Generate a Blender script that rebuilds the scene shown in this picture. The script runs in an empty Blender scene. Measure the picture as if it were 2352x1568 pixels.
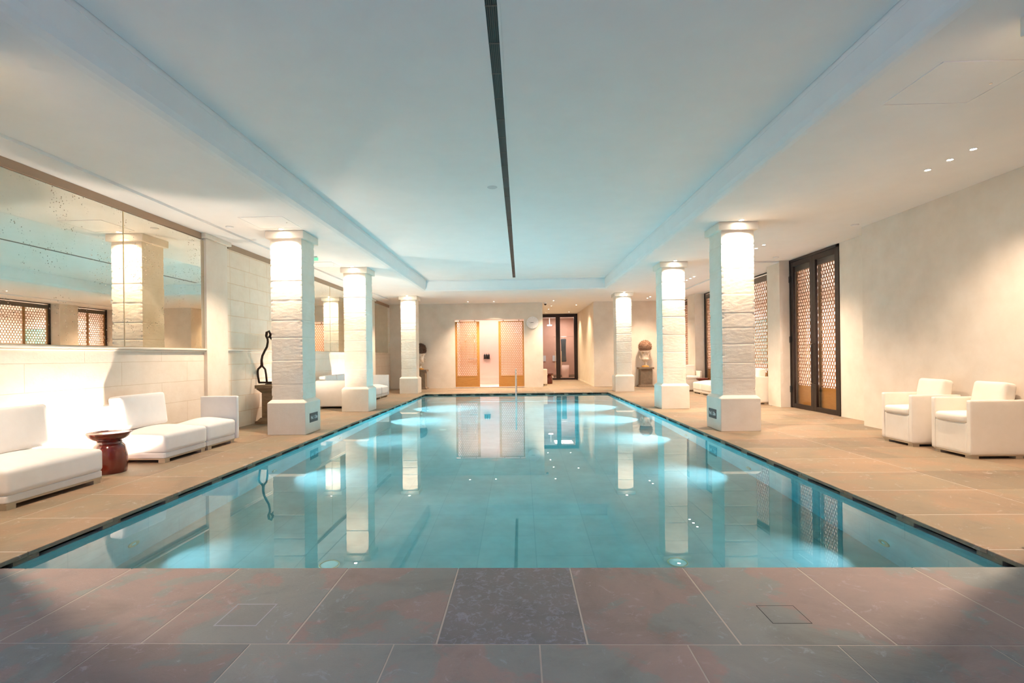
import bpy, math, random
from mathutils import Vector, Matrix, noise
random.seed(7)
SC = bpy.context.scene
COL = SC.collection
S = 1.5                      # drawing unit -> metres
PI = math.pi

# ------------------------------------------------------------------ camera
cam_d = bpy.data.cameras.new('camera'); cam = bpy.data.objects.new('camera', cam_d); COL.objects.link(cam)
cam_d.sensor_width = 36.0
cam_d.lens = 1174.0 / 2352 * 36
cam_d.shift_x = (1176 - 1165.0) / 2352
cam_d.shift_y = -(784 - 817.5) / 2352
cam_d.clip_start = 0.05; cam_d.clip_end = 200
cam.location = (0, 0, 1.05 * S)
cam.rotation_euler = (Matrix.Rotation(0.0264, 3, 'Z') @ Matrix.Rotation(PI/2, 3, 'X') @ Matrix.Rotation(-0.0124, 3, 'Z')).to_euler()
SC.camera = cam
SC.view_settings.view_transform = 'Standard'
SC.view_settings.look = 'None'
SC.view_settings.gamma = 1
SC.view_settings.exposure = 0.88
SC.cycles.use_denoising = True
SC.cycles.sample_clamp_indirect = 6
SC.cycles.adaptive_threshold = .06
SC.cycles.max_bounces = 10
SC.cycles.diffuse_bounces = 5
SC.cycles.glossy_bounces = 4
SC.cycles.transmission_bounces = 6
SC.cycles.blur_glossy = 0.5

# ------------------------------------------------------------------ world: dusk sky behind the back window
W = bpy.data.worlds.new('dusk_sky'); SC.world = W; W.use_nodes = True
W.node_tree.nodes['Background'].inputs[0].default_value = (0.46, 0.58, 1.0, 1)
W.node_tree.nodes['Background'].inputs[1].default_value = 3.2

WARM = (1.0, 0.755, 0.555); WARM2 = (1.0, 0.81, 0.66); COOL = (0.72, 0.80, 1.0); PINK = (1.0, 0.80, 0.72)
POWER = dict(column=430, up=200, ceil=250, pool=60, shower=50, corridor=330, alcove=210, back=30)

def lamp(kind, name, loc, power, color, parent=None, rot=(0,0,0), size=.03, angle=100, blend=.7, spread=None, sx=None):
    d = bpy.data.lights.new(name, kind); d.energy = power; d.color = color
    if kind == 'SPOT':
        d.spot_size = math.radians(angle); d.spot_blend = blend; d.shadow_soft_size = size * S
    elif kind == 'AREA':
        if sx: d.shape = 'RECTANGLE'; d.size = sx[0]*S; d.size_y = sx[1]*S
        else: d.shape = 'DISK'; d.size = size * S
        if spread: d.spread = math.radians(spread)
    else: d.shadow_soft_size = size * S
    o = bpy.data.objects.new(name, d); COL.objects.link(o)
    o.location = [c*S for c in loc]; o.rotation_euler = rot
    if parent: o.parent = parent
    return o

# ------------------------------------------------------------------ mesh helpers (all in drawing units)
class MB:
    def __init__(s): s.v = []; s.f = []; s.c = []
    def add(s, vs, fs, c=0.5):
        b = len(s.v); s.v += [tuple(v) for v in vs]; s.f += [tuple(i+b for i in f) for f in fs]; s.c += [c]*len(fs); return s
    def box(s, x0, x1, y0, y1, z0, z1, c=0.5):
        vs = [(x0,y0,z0),(x1,y0,z0),(x1,y1,z0),(x0,y1,z0),(x0,y0,z1),(x1,y0,z1),(x1,y1,z1),(x0,y1,z1)]
        return s.add(vs, [(3,2,1,0),(4,5,6,7),(0,1,5,4),(1,2,6,5),(2,3,7,6),(3,0,4,7)], c)
    def quad(s, a, b, c_, d, c=0.5): return s.add([a,b,c_,d], [(0,1,2,3)], c)
    def frustum(s, cx, cy, z0, z1, h0, h1, k0=None, k1=None):
        k0 = k0 or h0; k1 = k1 or h1
        vs = [(cx-h0,cy-k0,z0),(cx+h0,cy-k0,z0),(cx+h0,cy+k0,z0),(cx-h0,cy+k0,z0),(cx-h1,cy-k1,z1),(cx+h1,cy-k1,z1),(cx+h1,cy+k1,z1),(cx-h1,cy+k1,z1)]
        return s.add(vs, [(3,2,1,0),(4,5,6,7),(0,1,5,4),(1,2,6,5),(2,3,7,6),(3,0,4,7)])
    def lathe(s, prof, cx=0, cy=0, n=32, M=None):
        vs = []; fs = []
        for r, z in prof:
            for i in range(n):
                a = 2*PI*i/n; vs.append(Vector((cx + r*math.cos(a), cy + r*math.sin(a), z)))
        for j in range(len(prof)-1):
            for i in range(n):
                k = (i+1) % n; fs.append((j*n+i, j*n+k, (j+1)*n+k, (j+1)*n+i))
        if prof[0][0] > 1e-5: fs.append(tuple(reversed(range(n))))
        if prof[-1][0] > 1e-5: fs.append(tuple((len(prof)-1)*n+i for i in range(n)))
        if M: vs = [M @ v for v in vs]
        return s.add(vs, fs)
    def tube(s, pts, r, n=10):
        pts = [Vector(p) for p in pts]; rs = r if isinstance(r, (list, tuple)) else [r]*len(pts)
        vs = []; fs = []; up = None
        for i, p in enumerate(pts):
            t = (pts[min(i+1, len(pts)-1)] - pts[max(i-1, 0)]).normalized()
            if up is None: up = Vector((0,0,1)) if abs(t.z) < .9 else Vector((1,0,0))
            a = t.cross(up).normalized(); b = a.cross(t).normalized(); up = b
            for k in range(n):
                q = 2*PI*k/n; vs.append(p + (a*math.cos(q) + b*math.sin(q))*rs[i])
        for j in range(len(pts)-1):
            for k in range(n):
                m = (k+1) % n; fs.append((j*n+k, j*n+m, (j+1)*n+m, (j+1)*n+k))
        fs.append(tuple(reversed(range(n)))); fs.append(tuple((len(pts)-1)*n+k for k in range(n)))
        return s.add(vs, fs)
    def soft(s, x0, x1, y0, y1, z0, z1, r=.03, top=.0, front=.0, n=12, M=None, side=0.):
        """rounded, slightly puffed cushion"""
        cx, cy, cz = (x0+x1)/2, (y0+y1)/2, (z0+z1)/2; h = ((x1-x0)/2, (y1-y0)/2, (z1-z0)/2)
        idx = {}; vs = []; fs = []
        def P(i, j, k):
            key = (i, j, k)
            if key in idx: return idx[key]
            g = []
            for t, a in zip((i, j, k), range(3)):
                u = -1 + 2*t/n; g.append(math.copysign(1-(1-abs(u))**1.6, u)*h[a])
            q = Vector(g); inner = Vector([max(-(h[a]-r), min(h[a]-r, q[a])) for a in range(3)])
            d = q - inner
            if d.length > 1e-7: q = inner + d.normalized()*min(r, max(d.length, r if d.length > r*.2 else d.length))
            fx, fy, fz = q.x/h[0], q.y/h[1], q.z/h[2]
            if fz > 0: q.z += top*(1-fx**2)*(1-fy**2)*fz
            q.x += front*(1-fz**2)*(1-fy**2)*fx
            q.y += side*(1-fz**2)*(1-fx**2)*fy
            q += Vector((cx, cy, cz))
            if M: q = M @ q
            idx[key] = len(vs); vs.append(q); return idx[key]
        for a in range(n):
            for b in range(n):
                fs += [(P(a,b,0),P(a,b+1,0),P(a+1,b+1,0),P(a+1,b,0)), (P(a,b,n),P(a+1,b,n),P(a+1,b+1,n),P(a,b+1,n)),
                       (P(a,0,b),P(a+1,0,b),P(a+1,0,b+1),P(a,0,b+1)), (P(a,n,b),P(a,n,b+1),P(a+1,n,b+1),P(a+1,n,b)),
                       (P(0,a,b),P(0,a,b+1),P(0,a+1,b+1),P(0,a+1,b)), (P(n,a,b),P(n,a+1,b),P(n,a+1,b+1),P(n,a,b+1))]
        return s.add(vs, fs)
    def build(s, name, mat, parent=None, smooth=False, bevel=0, kind=None, seg=2):
        me = bpy.data.meshes.new(name); me.from_pydata([(x*S, y*S, z*S) for x, y, z in s.v], [], s.f)
        at = me.attributes.new('tone', 'FLOAT', 'FACE'); at.data.foreach_set('value', s.c)
        me.materials.append(mat)
        if smooth: me.polygons.foreach_set('use_smooth', [True]*len(me.polygons))
        me.validate(); me.update()
        o = bpy.data.objects.new(name, me); COL.objects.link(o)
        if parent: o.parent = parent
        if bevel:
            b = o.modifiers.new('bevel', 'BEVEL'); b.width = bevel*S; b.segments = seg; b.limit_method = 'ANGLE'; b.angle_limit = math.radians(40)
        if kind: o['kind'] = kind
        return o

def tag(o, label=None, cat=None, group=None, kind=None):
    if label: o['label'] = label
    if cat: o['category'] = cat
    if group: o['group'] = group
    if kind: o['kind'] = kind
    return o
def thing(name, label, cat, loc=(0,0,0), rz=0, group=None, kind=None):
    o = bpy.data.objects.new(name, None); COL.objects.link(o); o.empty_display_size = .1
    o.location = [c*S for c in loc]; o.rotation_euler = (0, 0, rz)
    return tag(o, label, cat, group, kind)
def copy_tree(o, parent=None):
    c = o.copy(); COL.objects.link(c); c.parent = parent
    for ch in [x for x in list(bpy.data.objects) if x.parent == o]: copy_tree(ch, c)
    return c
def copy_thing(o, loc, rz, label):
    c = copy_tree(o); c.location = [q*S for q in loc]; c.rotation_euler = (0,0,rz); c['label'] = label; return c

# ------------------------------------------------------------------ materials
def newmat(name):
    m = bpy.data.materials.new(name); m.use_nodes = True; nt = m.node_tree
    return m, nt, nt.nodes['Principled BSDF']
def nd(nt, t, **k):
    n = nt.nodes.new(t)
    for a, b in k.items():
        if a.startswith('_'): setattr(n, a[1:], b)
        else: n.inputs[a.replace('__', ' ')].default_value = b
    return n
def coords(nt, scale=1, obj=True):
    tc = nt.nodes.new('ShaderNodeNewGeometry'); mp = nt.nodes.new('ShaderNodeMapping')
    nt.links.new(tc.outputs['Position'], mp.inputs[0]); mp.inputs['Scale'].default_value = (scale,)*3 if not isinstance(scale, tuple) else scale
    return mp.outputs[0]
def ramp(nt, src, stops):
    r = nt.nodes.new('ShaderNodeValToRGB'); e = r.color_ramp.elements
    while len(e) < len(stops): e.new(0.5)
    for q, (p, c) in zip(e, stops): q.position = p; q.color = (*c, 1)
    nt.links.new(src, r.inputs[0]); return r.outputs[0]
def bump(nt, src, b, strength=.3, dist=.01, prev=None):
    n = nt.nodes.new('ShaderNodeBump'); n.inputs['Strength'].default_value = strength; n.inputs['Distance'].default_value = dist
    nt.links.new(src, n.inputs['Height'])
    if prev: nt.links.new(prev, n.inputs['Normal'])
    if b: nt.links.new(n.outputs[0], b.inputs['Normal'])
    return n.outputs[0]
def plain(name, col, rough=.6, metal=0, spec=.5, emit=None, es=0, coat=0):
    m, nt, b = newmat(name); b.inputs['Base Color'].default_value = (*col, 1); b.inputs['Roughness'].default_value = rough
    b.inputs['Metallic'].default_value = metal; b.inputs['Specular IOR Level'].default_value = spec; b.inputs['Coat Weight'].default_value = coat
    if emit: b.inputs['Emission Color'].default_value = (*emit, 1); b.inputs['Emission Strength'].default_value = es
    return m
def mottled(name, c0, c1, scale=3, rough=.8, bs=.15, bscale=30, bdist=.004, detail=6):
    m, nt, b = newmat(name); b.inputs['Roughness'].default_value = rough; b.inputs['Specular IOR Level'].default_value = .25
    co = coords(nt); n = nd(nt, 'ShaderNodeTexNoise', Scale=scale, Detail=detail, Roughness=.6); nt.links.new(co, n.inputs['Vector'])
    nt.links.new(ramp(nt, n.outputs[0], [(.3, c0), (.7, c1)]), b.inputs['Base Color'])
    n2 = nd(nt, 'ShaderNodeTexNoise', Scale=bscale, Detail=4); nt.links.new(co, n2.inputs['Vector'])
    bump(nt, n2.outputs[0], b, bs, bdist)
    return m
M_ceil = mottled('white_ceiling_paint', (.80,.79,.77), (.83,.82,.80), 2, .9, .05, 60)
M_plaster = mottled('cream_plaster', (.70,.615,.51), (.78,.70,.60), 2.2, .9, .25, 14, .006)
M_pink = mottled('pink_plaster', (.76,.62,.55), (.80,.66,.60), 2, .85, .1, 20)
M_corr = mottled('pale_corridor_plaster', (.80,.73,.70), (.84,.78,.75), 2, .85, .1, 20)
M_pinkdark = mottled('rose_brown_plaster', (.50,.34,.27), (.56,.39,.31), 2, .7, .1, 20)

def stone_mat(name, c0, c1, c2, pits=.5, rough=.85):
    m, nt, b = newmat(name); b.inputs['Roughness'].default_value = rough; b.inputs['Specular IOR Level'].default_value = .2
    co = coords(nt); n = nd(nt, 'ShaderNodeTexNoise', Scale=2.2, Detail=8, Roughness=.65); nt.links.new(co, n.inputs['Vector'])
    nt.links.new(ramp(nt, n.outputs[0], [(.25, c0), (.5, c1), (.75, c2)]), b.inputs['Base Color'])
    co2 = coords(nt, (1, 1, 2.6)); n2 = nd(nt, 'ShaderNodeTexNoise', Scale=13, Detail=8, Roughness=.7); nt.links.new(co2, n2.inputs['Vector'])
    r = ramp(nt, n2.outputs[0], [(.38, (0,0,0)), (.52, (1,1,1))])
    bump(nt, r, b, pits, .012)
    return m
M_lime = stone_mat('rough_limestone', (.80,.70,.565), (.85,.765,.645), (.88,.81,.71), .16)
M_limes = stone_mat('smooth_limestone', (.76,.67,.55), (.81,.73,.62), (.85,.78,.68), .12)

def ashlar(name, bw, bh, c0, c1, mortar, ms=.006, bs=.4, squash=1.0, rough_noise=.4):
    """limestone blocks laid in courses on a wall in the YZ plane"""
    m, nt, b = newmat(name); b.inputs['Roughness'].default_value = .88; b.inputs['Specular IOR Level'].default_value = .2
    g = nt.nodes.new('ShaderNodeNewGeometry'); sp = nt.nodes.new('ShaderNodeSeparateXYZ'); cb = nt.nodes.new('ShaderNodeCombineXYZ')
    nt.links.new(g.outputs['Position'], sp.inputs[0]); nt.links.new(sp.outputs[1], cb.inputs[0]); nt.links.new(sp.outputs[2], cb.inputs[1])
    nz = nd(nt, 'ShaderNodeTexNoise', Scale=5, Detail=4); nt.links.new(cb.outputs[0], nz.inputs['Vector'])
    mx = nd(nt, 'ShaderNodeVectorMath', _operation='SCALE'); nt.links.new(nz.outputs['Color'], mx.inputs[0]); mx.inputs['Scale'].default_value = .012
    ad = nd(nt, 'ShaderNodeVectorMath', _operation='ADD'); nt.links.new(cb.outputs[0], ad.inputs[0]); nt.links.new(mx.outputs[0], ad.inputs[1])
    br = nt.nodes.new('ShaderNodeTexBrick'); nt.links.new(ad.outputs[0], br.inputs['Vector'])
    for k, v in {'Color1': (*c0, 1), 'Color2': (*c1, 1), 'Mortar': (*mortar, 1), 'Scale': 1, 'Mortar Size': ms, 'Brick Width': bw*S, 'Row Height': bh*S, 'Mortar Smooth': .3}.items(): br.inputs[k].default_value = v
    br.offset = .43; br.squash = squash; br.squash_frequency = 2
    n = nd(nt, 'ShaderNodeTexNoise', Scale=3, Detail=8, Roughness=.7); nt.links.new(cb.outputs[0], n.inputs['Vector'])
    mix = nd(nt, 'ShaderNodeMix', _data_type='RGBA', _blend_type='MULTIPLY'); mix.inputs[0].default_value = .8
    nt.links.new(br.outputs[0], mix.inputs[6]); nt.links.new(ramp(nt, n.outputs[0], [(.3, (.90,.87,.83)), (.65, (1,1,1))]), mix.inputs[7])
    nt.links.new(mix.outputs[2], b.inputs['Base Color'])
    iv = nd(nt, 'ShaderNodeMath', _operation='SUBTRACT'); iv.inputs[0].default_value = 1; nt.links.new(br.outputs['Fac'], iv.inputs[1])
    b1 = bump(nt, iv.outputs[0], None, bs, .006)
    n3 = nd(nt, 'ShaderNodeTexNoise', Scale=22, Detail=6, Roughness=.75); nt.links.new(cb.outputs[0], n3.inputs['Vector'])
    bump(nt, n3.outputs[0], b, rough_noise, .008, b1)
    return m
M_ash_big = ashlar('big_block_limestone_wall', 1.1, .26, (.80,.72,.62), (.82,.74,.64), (.62,.50,.36), .004)
M_ash = ashlar('ashlar_limestone_wall', .40, .245, (.88,.79,.67), (.83,.72,.58), (.76,.58,.40), .008, .35, 1.4, .2)

def deck_mat(name, base, patch=((1.04,.98,.96),(.96,1.0,1.0)), vein=(.50,.45,.41), vamt=.38, pscale=.9, vlo=.62, vscale=7):
    m, nt, b = newmat(name)
    co = coords(nt); at = nd(nt, 'ShaderNodeAttribute', _attribute_name='tone')
    wn = nd(nt, 'ShaderNodeTexNoise', Scale=1.3, Detail=9, Roughness=.68, Distortion=.6); nt.links.new(co, wn.inputs['Vector'])
    c = ramp(nt, wn.outputs[0], [(.30, tuple(x*.72 for x in base)), (.48, base), (.62, (base[0]*1.12, base[1]*1.08, base[2]*1.06)), (.8, (base[0]*1.35, base[1]*1.32, base[2]*1.32))])
    tr = ramp(nt, at.outputs['Fac'], [(0, (.50,.53,.55)), (.25, (.80,.80,.82)), (.5, (1,1,1)), (1, (1.12,1.09,1.05))])
    mix = nd(nt, 'ShaderNodeMix', _data_type='RGBA', _blend_type='MULTIPLY'); mix.inputs[0].default_value = 1
    nt.links.new(c, mix.inputs[6]); nt.links.new(tr, mix.inputs[7])
    # pale mineral veins and scuffs
    vn = nd(nt, 'ShaderNodeTexNoise', Scale=vscale, Detail=10, Roughness=.75, Distortion=1.2); nt.links.new(co, vn.inputs['Vector'])
    vr = ramp(nt, vn.outputs[0], [(vlo, (0,0,0)), (vlo+.08, (1,1,1))])
    m2 = nd(nt, 'ShaderNodeMix', _data_type='RGBA'); nt.links.new(mix.outputs[2], m2.inputs[6]); m2.inputs[7].default_value = (*vein,1)
    ml = nd(nt, 'ShaderNodeMath', _operation='MULTIPLY'); nt.links.new(vr, ml.inputs[0]); ml.inputs[1].default_value = vamt; nt.links.new(ml.outputs[0], m2.inputs[0])
    # grey against rosy areas of the slate, ragged outline
    pn = nd(nt, 'ShaderNodeTexNoise', Scale=pscale, Detail=9, Roughness=.62, Distortion=.3); nt.links.new(co, pn.inputs['Vector'])
    pr_ = ramp(nt, pn.outputs[0], [(.485, (0,0,0)), (.515, (1,1,1))])
    m3 = nd(nt, 'ShaderNodeMix', _data_type='RGBA', _blend_type='MULTIPLY'); m3.inputs[0].default_value = 1
    nt.links.new(m2.outputs[2], m3.inputs[6]); nt.links.new(ramp(nt, pr_, [(0, patch[0]), (1, patch[1])]), m3.inputs[7])
    nt.links.new(m3.outputs[2], b.inputs['Base Color'])
    nt.links.new(ramp(nt, wn.outputs[0], [(.3, (.5,.5,.5)), (.7, (.66,.66,.66))]), b.inputs['Roughness'])
    b.inputs['Specular IOR Level'].default_value = .35
    bn = nd(nt, 'ShaderNodeTexNoise', Scale=30, Detail=9, Roughness=.7, Distortion=.6); nt.links.new(coords(nt, (1, 2.2, 1)), bn.inputs['Vector'])
    b1 = bump(nt, bn.outputs[0], None, .5, .007); bump(nt, vn.outputs[0], b, .25, .01, b1)
    return m
M_deck = deck_mat('honed_slate_deck', (.265,.20,.135), vamt=.5, vlo=.58)
M_slate = deck_mat('weathered_slate_near_deck', (.31,.295,.28), ((1.12,.93,.88),(.90,1.0,.98)), (.44,.44,.52), .55, 1.1, .575)
M_slate_dark = deck_mat('pitted_dark_slate', (.25,.24,.235), ((1.0,1.0,1.0),(.95,.98,.98)), (.40,.40,.50), .5, 1.1, .52, 15)
M_grout = plain('pale_grout', (.55,.49,.42), .9)
M_poolwall = None
def pool_mat():
    m, nt, b = newmat('pool_lining_stone'); b.inputs['Roughness'].default_value = .6
    g = nt.nodes.new('ShaderNodeNewGeometry')
    br = nt.nodes.new('ShaderNodeTexBrick')
    sp = nt.nodes.new('ShaderNodeSeparateXYZ'); nt.links.new(g.outputs['Position'], sp.inputs[0])
    sm = nd(nt, 'ShaderNodeMath', _operation='ADD'); nt.links.new(sp.outputs[0], sm.inputs[0]); nt.links.new(sp.outputs[2], sm.inputs[1])
    cb = nt.nodes.new('ShaderNodeCombineXYZ'); nt.links.new(sp.outputs[1], cb.inputs[0]); nt.links.new(sm.outputs[0], cb.inputs[1])
    nt.links.new(cb.outputs[0], br.inputs['Vector'])
    for k, v in {'Color1': (.44,.50,.46,1), 'Color2': (.39,.46,.43,1), 'Mortar': (.34,.41,.39,1), 'Scale': 1, 'Mortar Size': .006, 'Brick Width': 1.0, 'Row Height': .62}.items(): br.inputs[k].default_value = v
    n = nd(nt, 'ShaderNodeTexNoise', Scale=2.5, Detail=8, Roughness=.65); nt.links.new(g.outputs['Position'], n.inputs['Vector'])
    mix = nd(nt, 'ShaderNodeMix', _data_type='RGBA', _blend_type='MULTIPLY'); mix.inputs[0].default_value = 1
    nt.links.new(br.outputs[0], mix.inputs[6]); nt.links.new(ramp(nt, n.outputs[0], [(.3, (.8,.8,.8)), (.7, (1.1,1.1,1.1))]), mix.inputs[7])
    nt.links.new(mix.outputs[2], b.inputs['Base Color'])
    return m
M_pool = pool_mat()
M_gutter = plain('black_gutter', (.012,.012,.014), .7)
def water_mat():
    m = bpy.data.materials.new('clear_water'); m.use_nodes = True; nt = m.node_tree; nt.nodes.clear()
    out = nt.nodes.new('ShaderNodeOutputMaterial'); g = nt.nodes.new('ShaderNodeBsdfGlass')
    g.inputs['IOR'].default_value = 1.33; g.inputs['Roughness'].default_value = 0.0; g.inputs['Color'].default_value = (1,1,1,1)
    v = nt.nodes.new('ShaderNodeVolumeAbsorption'); v.inputs['Color'].default_value = (.04,.84,.89,1); v.inputs['Density'].default_value = .34
    gl = nt.nodes.new('ShaderNodeBsdfGlossy'); gl.inputs['Roughness'].default_value = 0.0; gl.inputs['Color'].default_value = (1,1,1,1)
    mx = nt.nodes.new('ShaderNodeMixShader'); mx.inputs[0].default_value = .02
    nt.links.new(g.outputs[0], mx.inputs[1]); nt.links.new(gl.outputs[0], mx.inputs[2]); nt.links.new(mx.outputs[0], out.inputs['Surface']); nt.links.new(v.outputs[0], out.inputs['Volume'])
    return m
M_water = water_mat()
def mirror_mat():
    m, nt, b = newmat('antique_mirror'); b.inputs['Metallic'].default_value = 1; b.inputs['Roughness'].default_value = .015
    co = coords(nt); n = nd(nt, 'ShaderNodeTexNoise', Scale=2.0, Detail=6, Roughness=.6); nt.links.new(co, n.inputs['Vector'])
    n2 = nd(nt, 'ShaderNodeTexVoronoi', Scale=26); nt.links.new(co, n2.inputs['Vector'])
    n3 = nd(nt, 'ShaderNodeTexNoise', Scale=1.7, Detail=5, Roughness=.7); nt.links.new(co, n3.inputs['Vector'])
    a = ramp(nt, n2.outputs['Distance'], [(.16, (1,1,1)), (.23, (0,0,0))]); c = ramp(nt, n3.outputs[0], [(.50, (0,0,0)), (.60, (1,1,1))])
    ml = nd(nt, 'ShaderNodeMath', _operation='MULTIPLY'); nt.links.new(a, ml.inputs[0]); nt.links.new(c, ml.inputs[1])
    mix = nd(nt, 'ShaderNodeMix', _data_type='RGBA'); nt.links.new(ml.outputs[0], mix.inputs[0])
    nt.links.new(ramp(nt, n.outputs[0], [(.3, (.84,.79,.66)), (.7, (.90,.86,.76))]), mix.inputs[6]); mix.inputs[7].default_value = (.16,.11,.06,1)
    nt.links.new(mix.outputs[2], b.inputs['Base Color'])
    r = nd(nt, 'ShaderNodeMath', _operation='MULTIPLY_ADD'); nt.links.new(ml.outputs[0], r.inputs[0]); r.inputs[1].default_value = .5; r.inputs[2].default_value = .015
    nt.links.new(r.outputs[0], b.inputs['Roughness'])
    return m
M_mirror = mirror_mat()
def wood_mat(name, c0, c1, rough=.45):
    m, nt, b = newmat(name); b.inputs['Roughness'].default_value = rough
    co = coords(nt, (2, 2, 16)); n = nd(nt, 'ShaderNodeTexNoise', Scale=2.2, Detail=8, Distortion=1.0); nt.links.new(co, n.inputs['Vector'])
    nt.links.new(ramp(nt, n.outputs[0], [(.3, c0), (.7, c1)]), b.inputs['Base Color']); return m
M_oak = wood_mat('honey_oak', (.38,.165,.028), (.47,.225,.045))
M_oakpale = wood_mat('pale_oak_lattice', (.36,.19,.10), (.44,.25,.14))
M_brown = plain('tan_pelmet', (.34,.23,.15), .7)
M_dark = plain('dark_bronze_metal', (.030,.020,.016), .4, .4)
M_header = plain('taupe_blind', (.13,.10,.075), .6)
M_fabric = mottled('white_upholstery', (.80,.78,.76), (.84,.82,.80), 6, .85, .12, 160, .002)
M_cream = mottled('cream_upholstery', (.80,.74,.64), (.84,.78,.69), 6, .85, .12, 160, .002)
M_footwood = plain('limed_wood', (.52,.42,.29), .5)
M_red = plain('oxblood_glaze', (.12,.012,.006), .12, 0, .6, coat=.6)
M_iron = plain('rusty_black_iron', (.045,.028,.018), .45, .8)
M_plinth = wood_mat('old_oak_plinth', (.16,.095,.045), (.27,.17,.09), .6)
M_grey = mottled('grey_brown_stone', (.20,.155,.11), (.27,.21,.155), 9, .9, .3, 40)
M_urn = mottled('weathered_white_urn', (.50,.36,.22), (.86,.80,.72), 9, .8, .4, 25)
M_gilt = mottled('worn_terracotta_gilt', (.33,.12,.03), (.62,.34,.08), 10, .6, .4, 25)
M_twig = plain('dried_brown_twigs', (.27,.155,.095), .9)
M_twig2 = plain('dark_dried_twigs', (.115,.062,.04), .9)
M_chrome = plain('brushed_steel', (.72,.70,.66), .22, 1)
M_brass = plain('brass_ring', (.62,.50,.30), .3, .8)
M_black = plain('matt_black', (.012,.012,.012), .5)
M_white = plain('white_enamel', (.82,.81,.79), .4)
M_lens = plain('frosted_lens', (.75,.85,.8), .3)
M_plate = plain('charcoal_plate', (.045,.05,.05), .5)
M_letter = plain('pale_lettering', (.75,.76,.74), .5)
M_glow = plain('warm_lamp_face', (1,1,1), .5, emit=(1,.86,.66), es=28)
M_glow2 = plain('bright_lamp_face', (1,1,1), .5, emit=(1,.90,.76), es=90)
M_blue = plain('emergency_lamp_face', (1,1,1), .5, emit=(.55,.85,1), es=22)
M_green = plain('green_pictogram', (.35,.55,.45), .5, emit=(.1,.9,.45), es=.4)
def glass_mat():
    m = bpy.data.materials.new('door_glass'); m.use_nodes = True; nt = m.node_tree; nt.nodes.clear()
    o = nt.nodes.new('ShaderNodeOutputMaterial'); t = nt.nodes.new('ShaderNodeBsdfTransparent'); g = nt.nodes.new('ShaderNodeBsdfGlossy'); mx = nt.nodes.new('ShaderNodeMixShader')
    t.inputs[0].default_value = (.93,.92,.91,1); g.inputs['Roughness'].default_value = .01
    f = nt.nodes.new('ShaderNodeLayerWeight'); f.inputs[0].default_value = .5
    pw = nd(nt, 'ShaderNodeMath', _operation='POWER'); nt.links.new(f.outputs['Facing'], pw.inputs[0]); pw.inputs[1].default_value = 5
    ma = nd(nt, 'ShaderNodeMath', _operation='MULTIPLY_ADD'); nt.links.new(pw.outputs[0], ma.inputs[0]); ma.inputs[1].default_value = .6; ma.inputs[2].default_value = .04
    nt.links.new(ma.outputs[0], mx.inputs[0]); nt.links.new(t.outputs[0], mx.inputs[1]); nt.links.new(g.outputs[0], mx.inputs[2]); nt.links.new(mx.outputs[0], o.inputs[0])
    return m
M_glass = glass_mat()

# ------------------------------------------------------------------ the shell
ZC = 2.82
XL, XR = -4.38, 4.87
PL, PR, PN, PF = -2.736, 2.44, 2.54, 14.49
YF = 17.05

# floor slabs
def slabs(mb, x0, x1, y0, y1, px, py, ox=0, oy=0, stagger=0, z0=-.03, z1=0, gap=.003, alongx=True, dark=.12):
    """rows run along x (alongx) or along y"""
    a0, a1, b0, b1, pa, pb, oa, ob = (x0, x1, y0, y1, px, py, ox, oy) if alongx else (y0, y1, x0, x1, py, px, oy, ox)
    def cuts(lo, hi, p, o):
        c = [lo]; k = math.floor((lo-o)/p)+1
        while o + k*p < hi - .02:
            if o + k*p > lo + .02: c.append(o + k*p)
            k += 1
        return c + [hi]
    rows = cuts(b0, b1, pb, ob)
    for r in range(len(rows)-1):
        cs = cuts(a0, a1, pa, oa + (r % 2)*stagger)
        for i in range(len(cs)-1):
            t = random.random(); tone = .42 + .3*random.random()
            if t < dark: tone = .24 + .12*random.random()
            A = (cs[i]+gap, cs[i+1]-gap, rows[r]+gap, rows[r+1]-gap)
            if alongx: mb.box(A[0], A[1], A[2], A[3], z0, z1, tone)
            else: mb.box(A[2], A[3], A[0], A[1], z0, z1, tone)
fl = MB()
fn = MB()
slabs(fn, XL, 5.4, -2.5, 1.20, .533, .62, .056, 1.20, .27)
slabs(fn, XL, 5.4, 1.20, 1.862, .533, 1, .056, 1.862-1)
slabs(fl, XL, -3.40, 2.54, YF, .98, .60, -3.4, 2.76, 0, dark=.2)
slabs(fl, 3.43, 5.6, 2.54, 10, .98, .60, 3.43, 2.76, .3, dark=.28)
slabs(fl, 3.43, 5.6, 10, YF, .98, .60, 3.43, 2.76, .3, dark=.2)
slabs(fl, -3.4, 3.43, 15.1, YF, .9, .5, 0, 15.1, .4)
slabs(fl, .3, 2.43, YF, 22.0, .9, .5, 0, YF, .4)
fn.build('floor_near', M_slate, kind='structure')
floor = fl.build('floor', M_deck, kind='structure')
gr = MB()
gr.box(XL-.1, 5.6, -2.5, PN-.12, -.5, -.0012); gr.box(XL-.1, PL-.12, PN-.12, YF, -.5, -.0012); gr.box(PR+.12, 5.6, PN-.12, YF, -.5, -.0012)
gr.box(PL-.12, PR+.12, PF+.12, YF, -.5, -.0012); gr.box(.25, 2.5, YF, 22.0, -.3, -.0012)
gr.build('floor_grout', M_grout, kind='structure')

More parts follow.
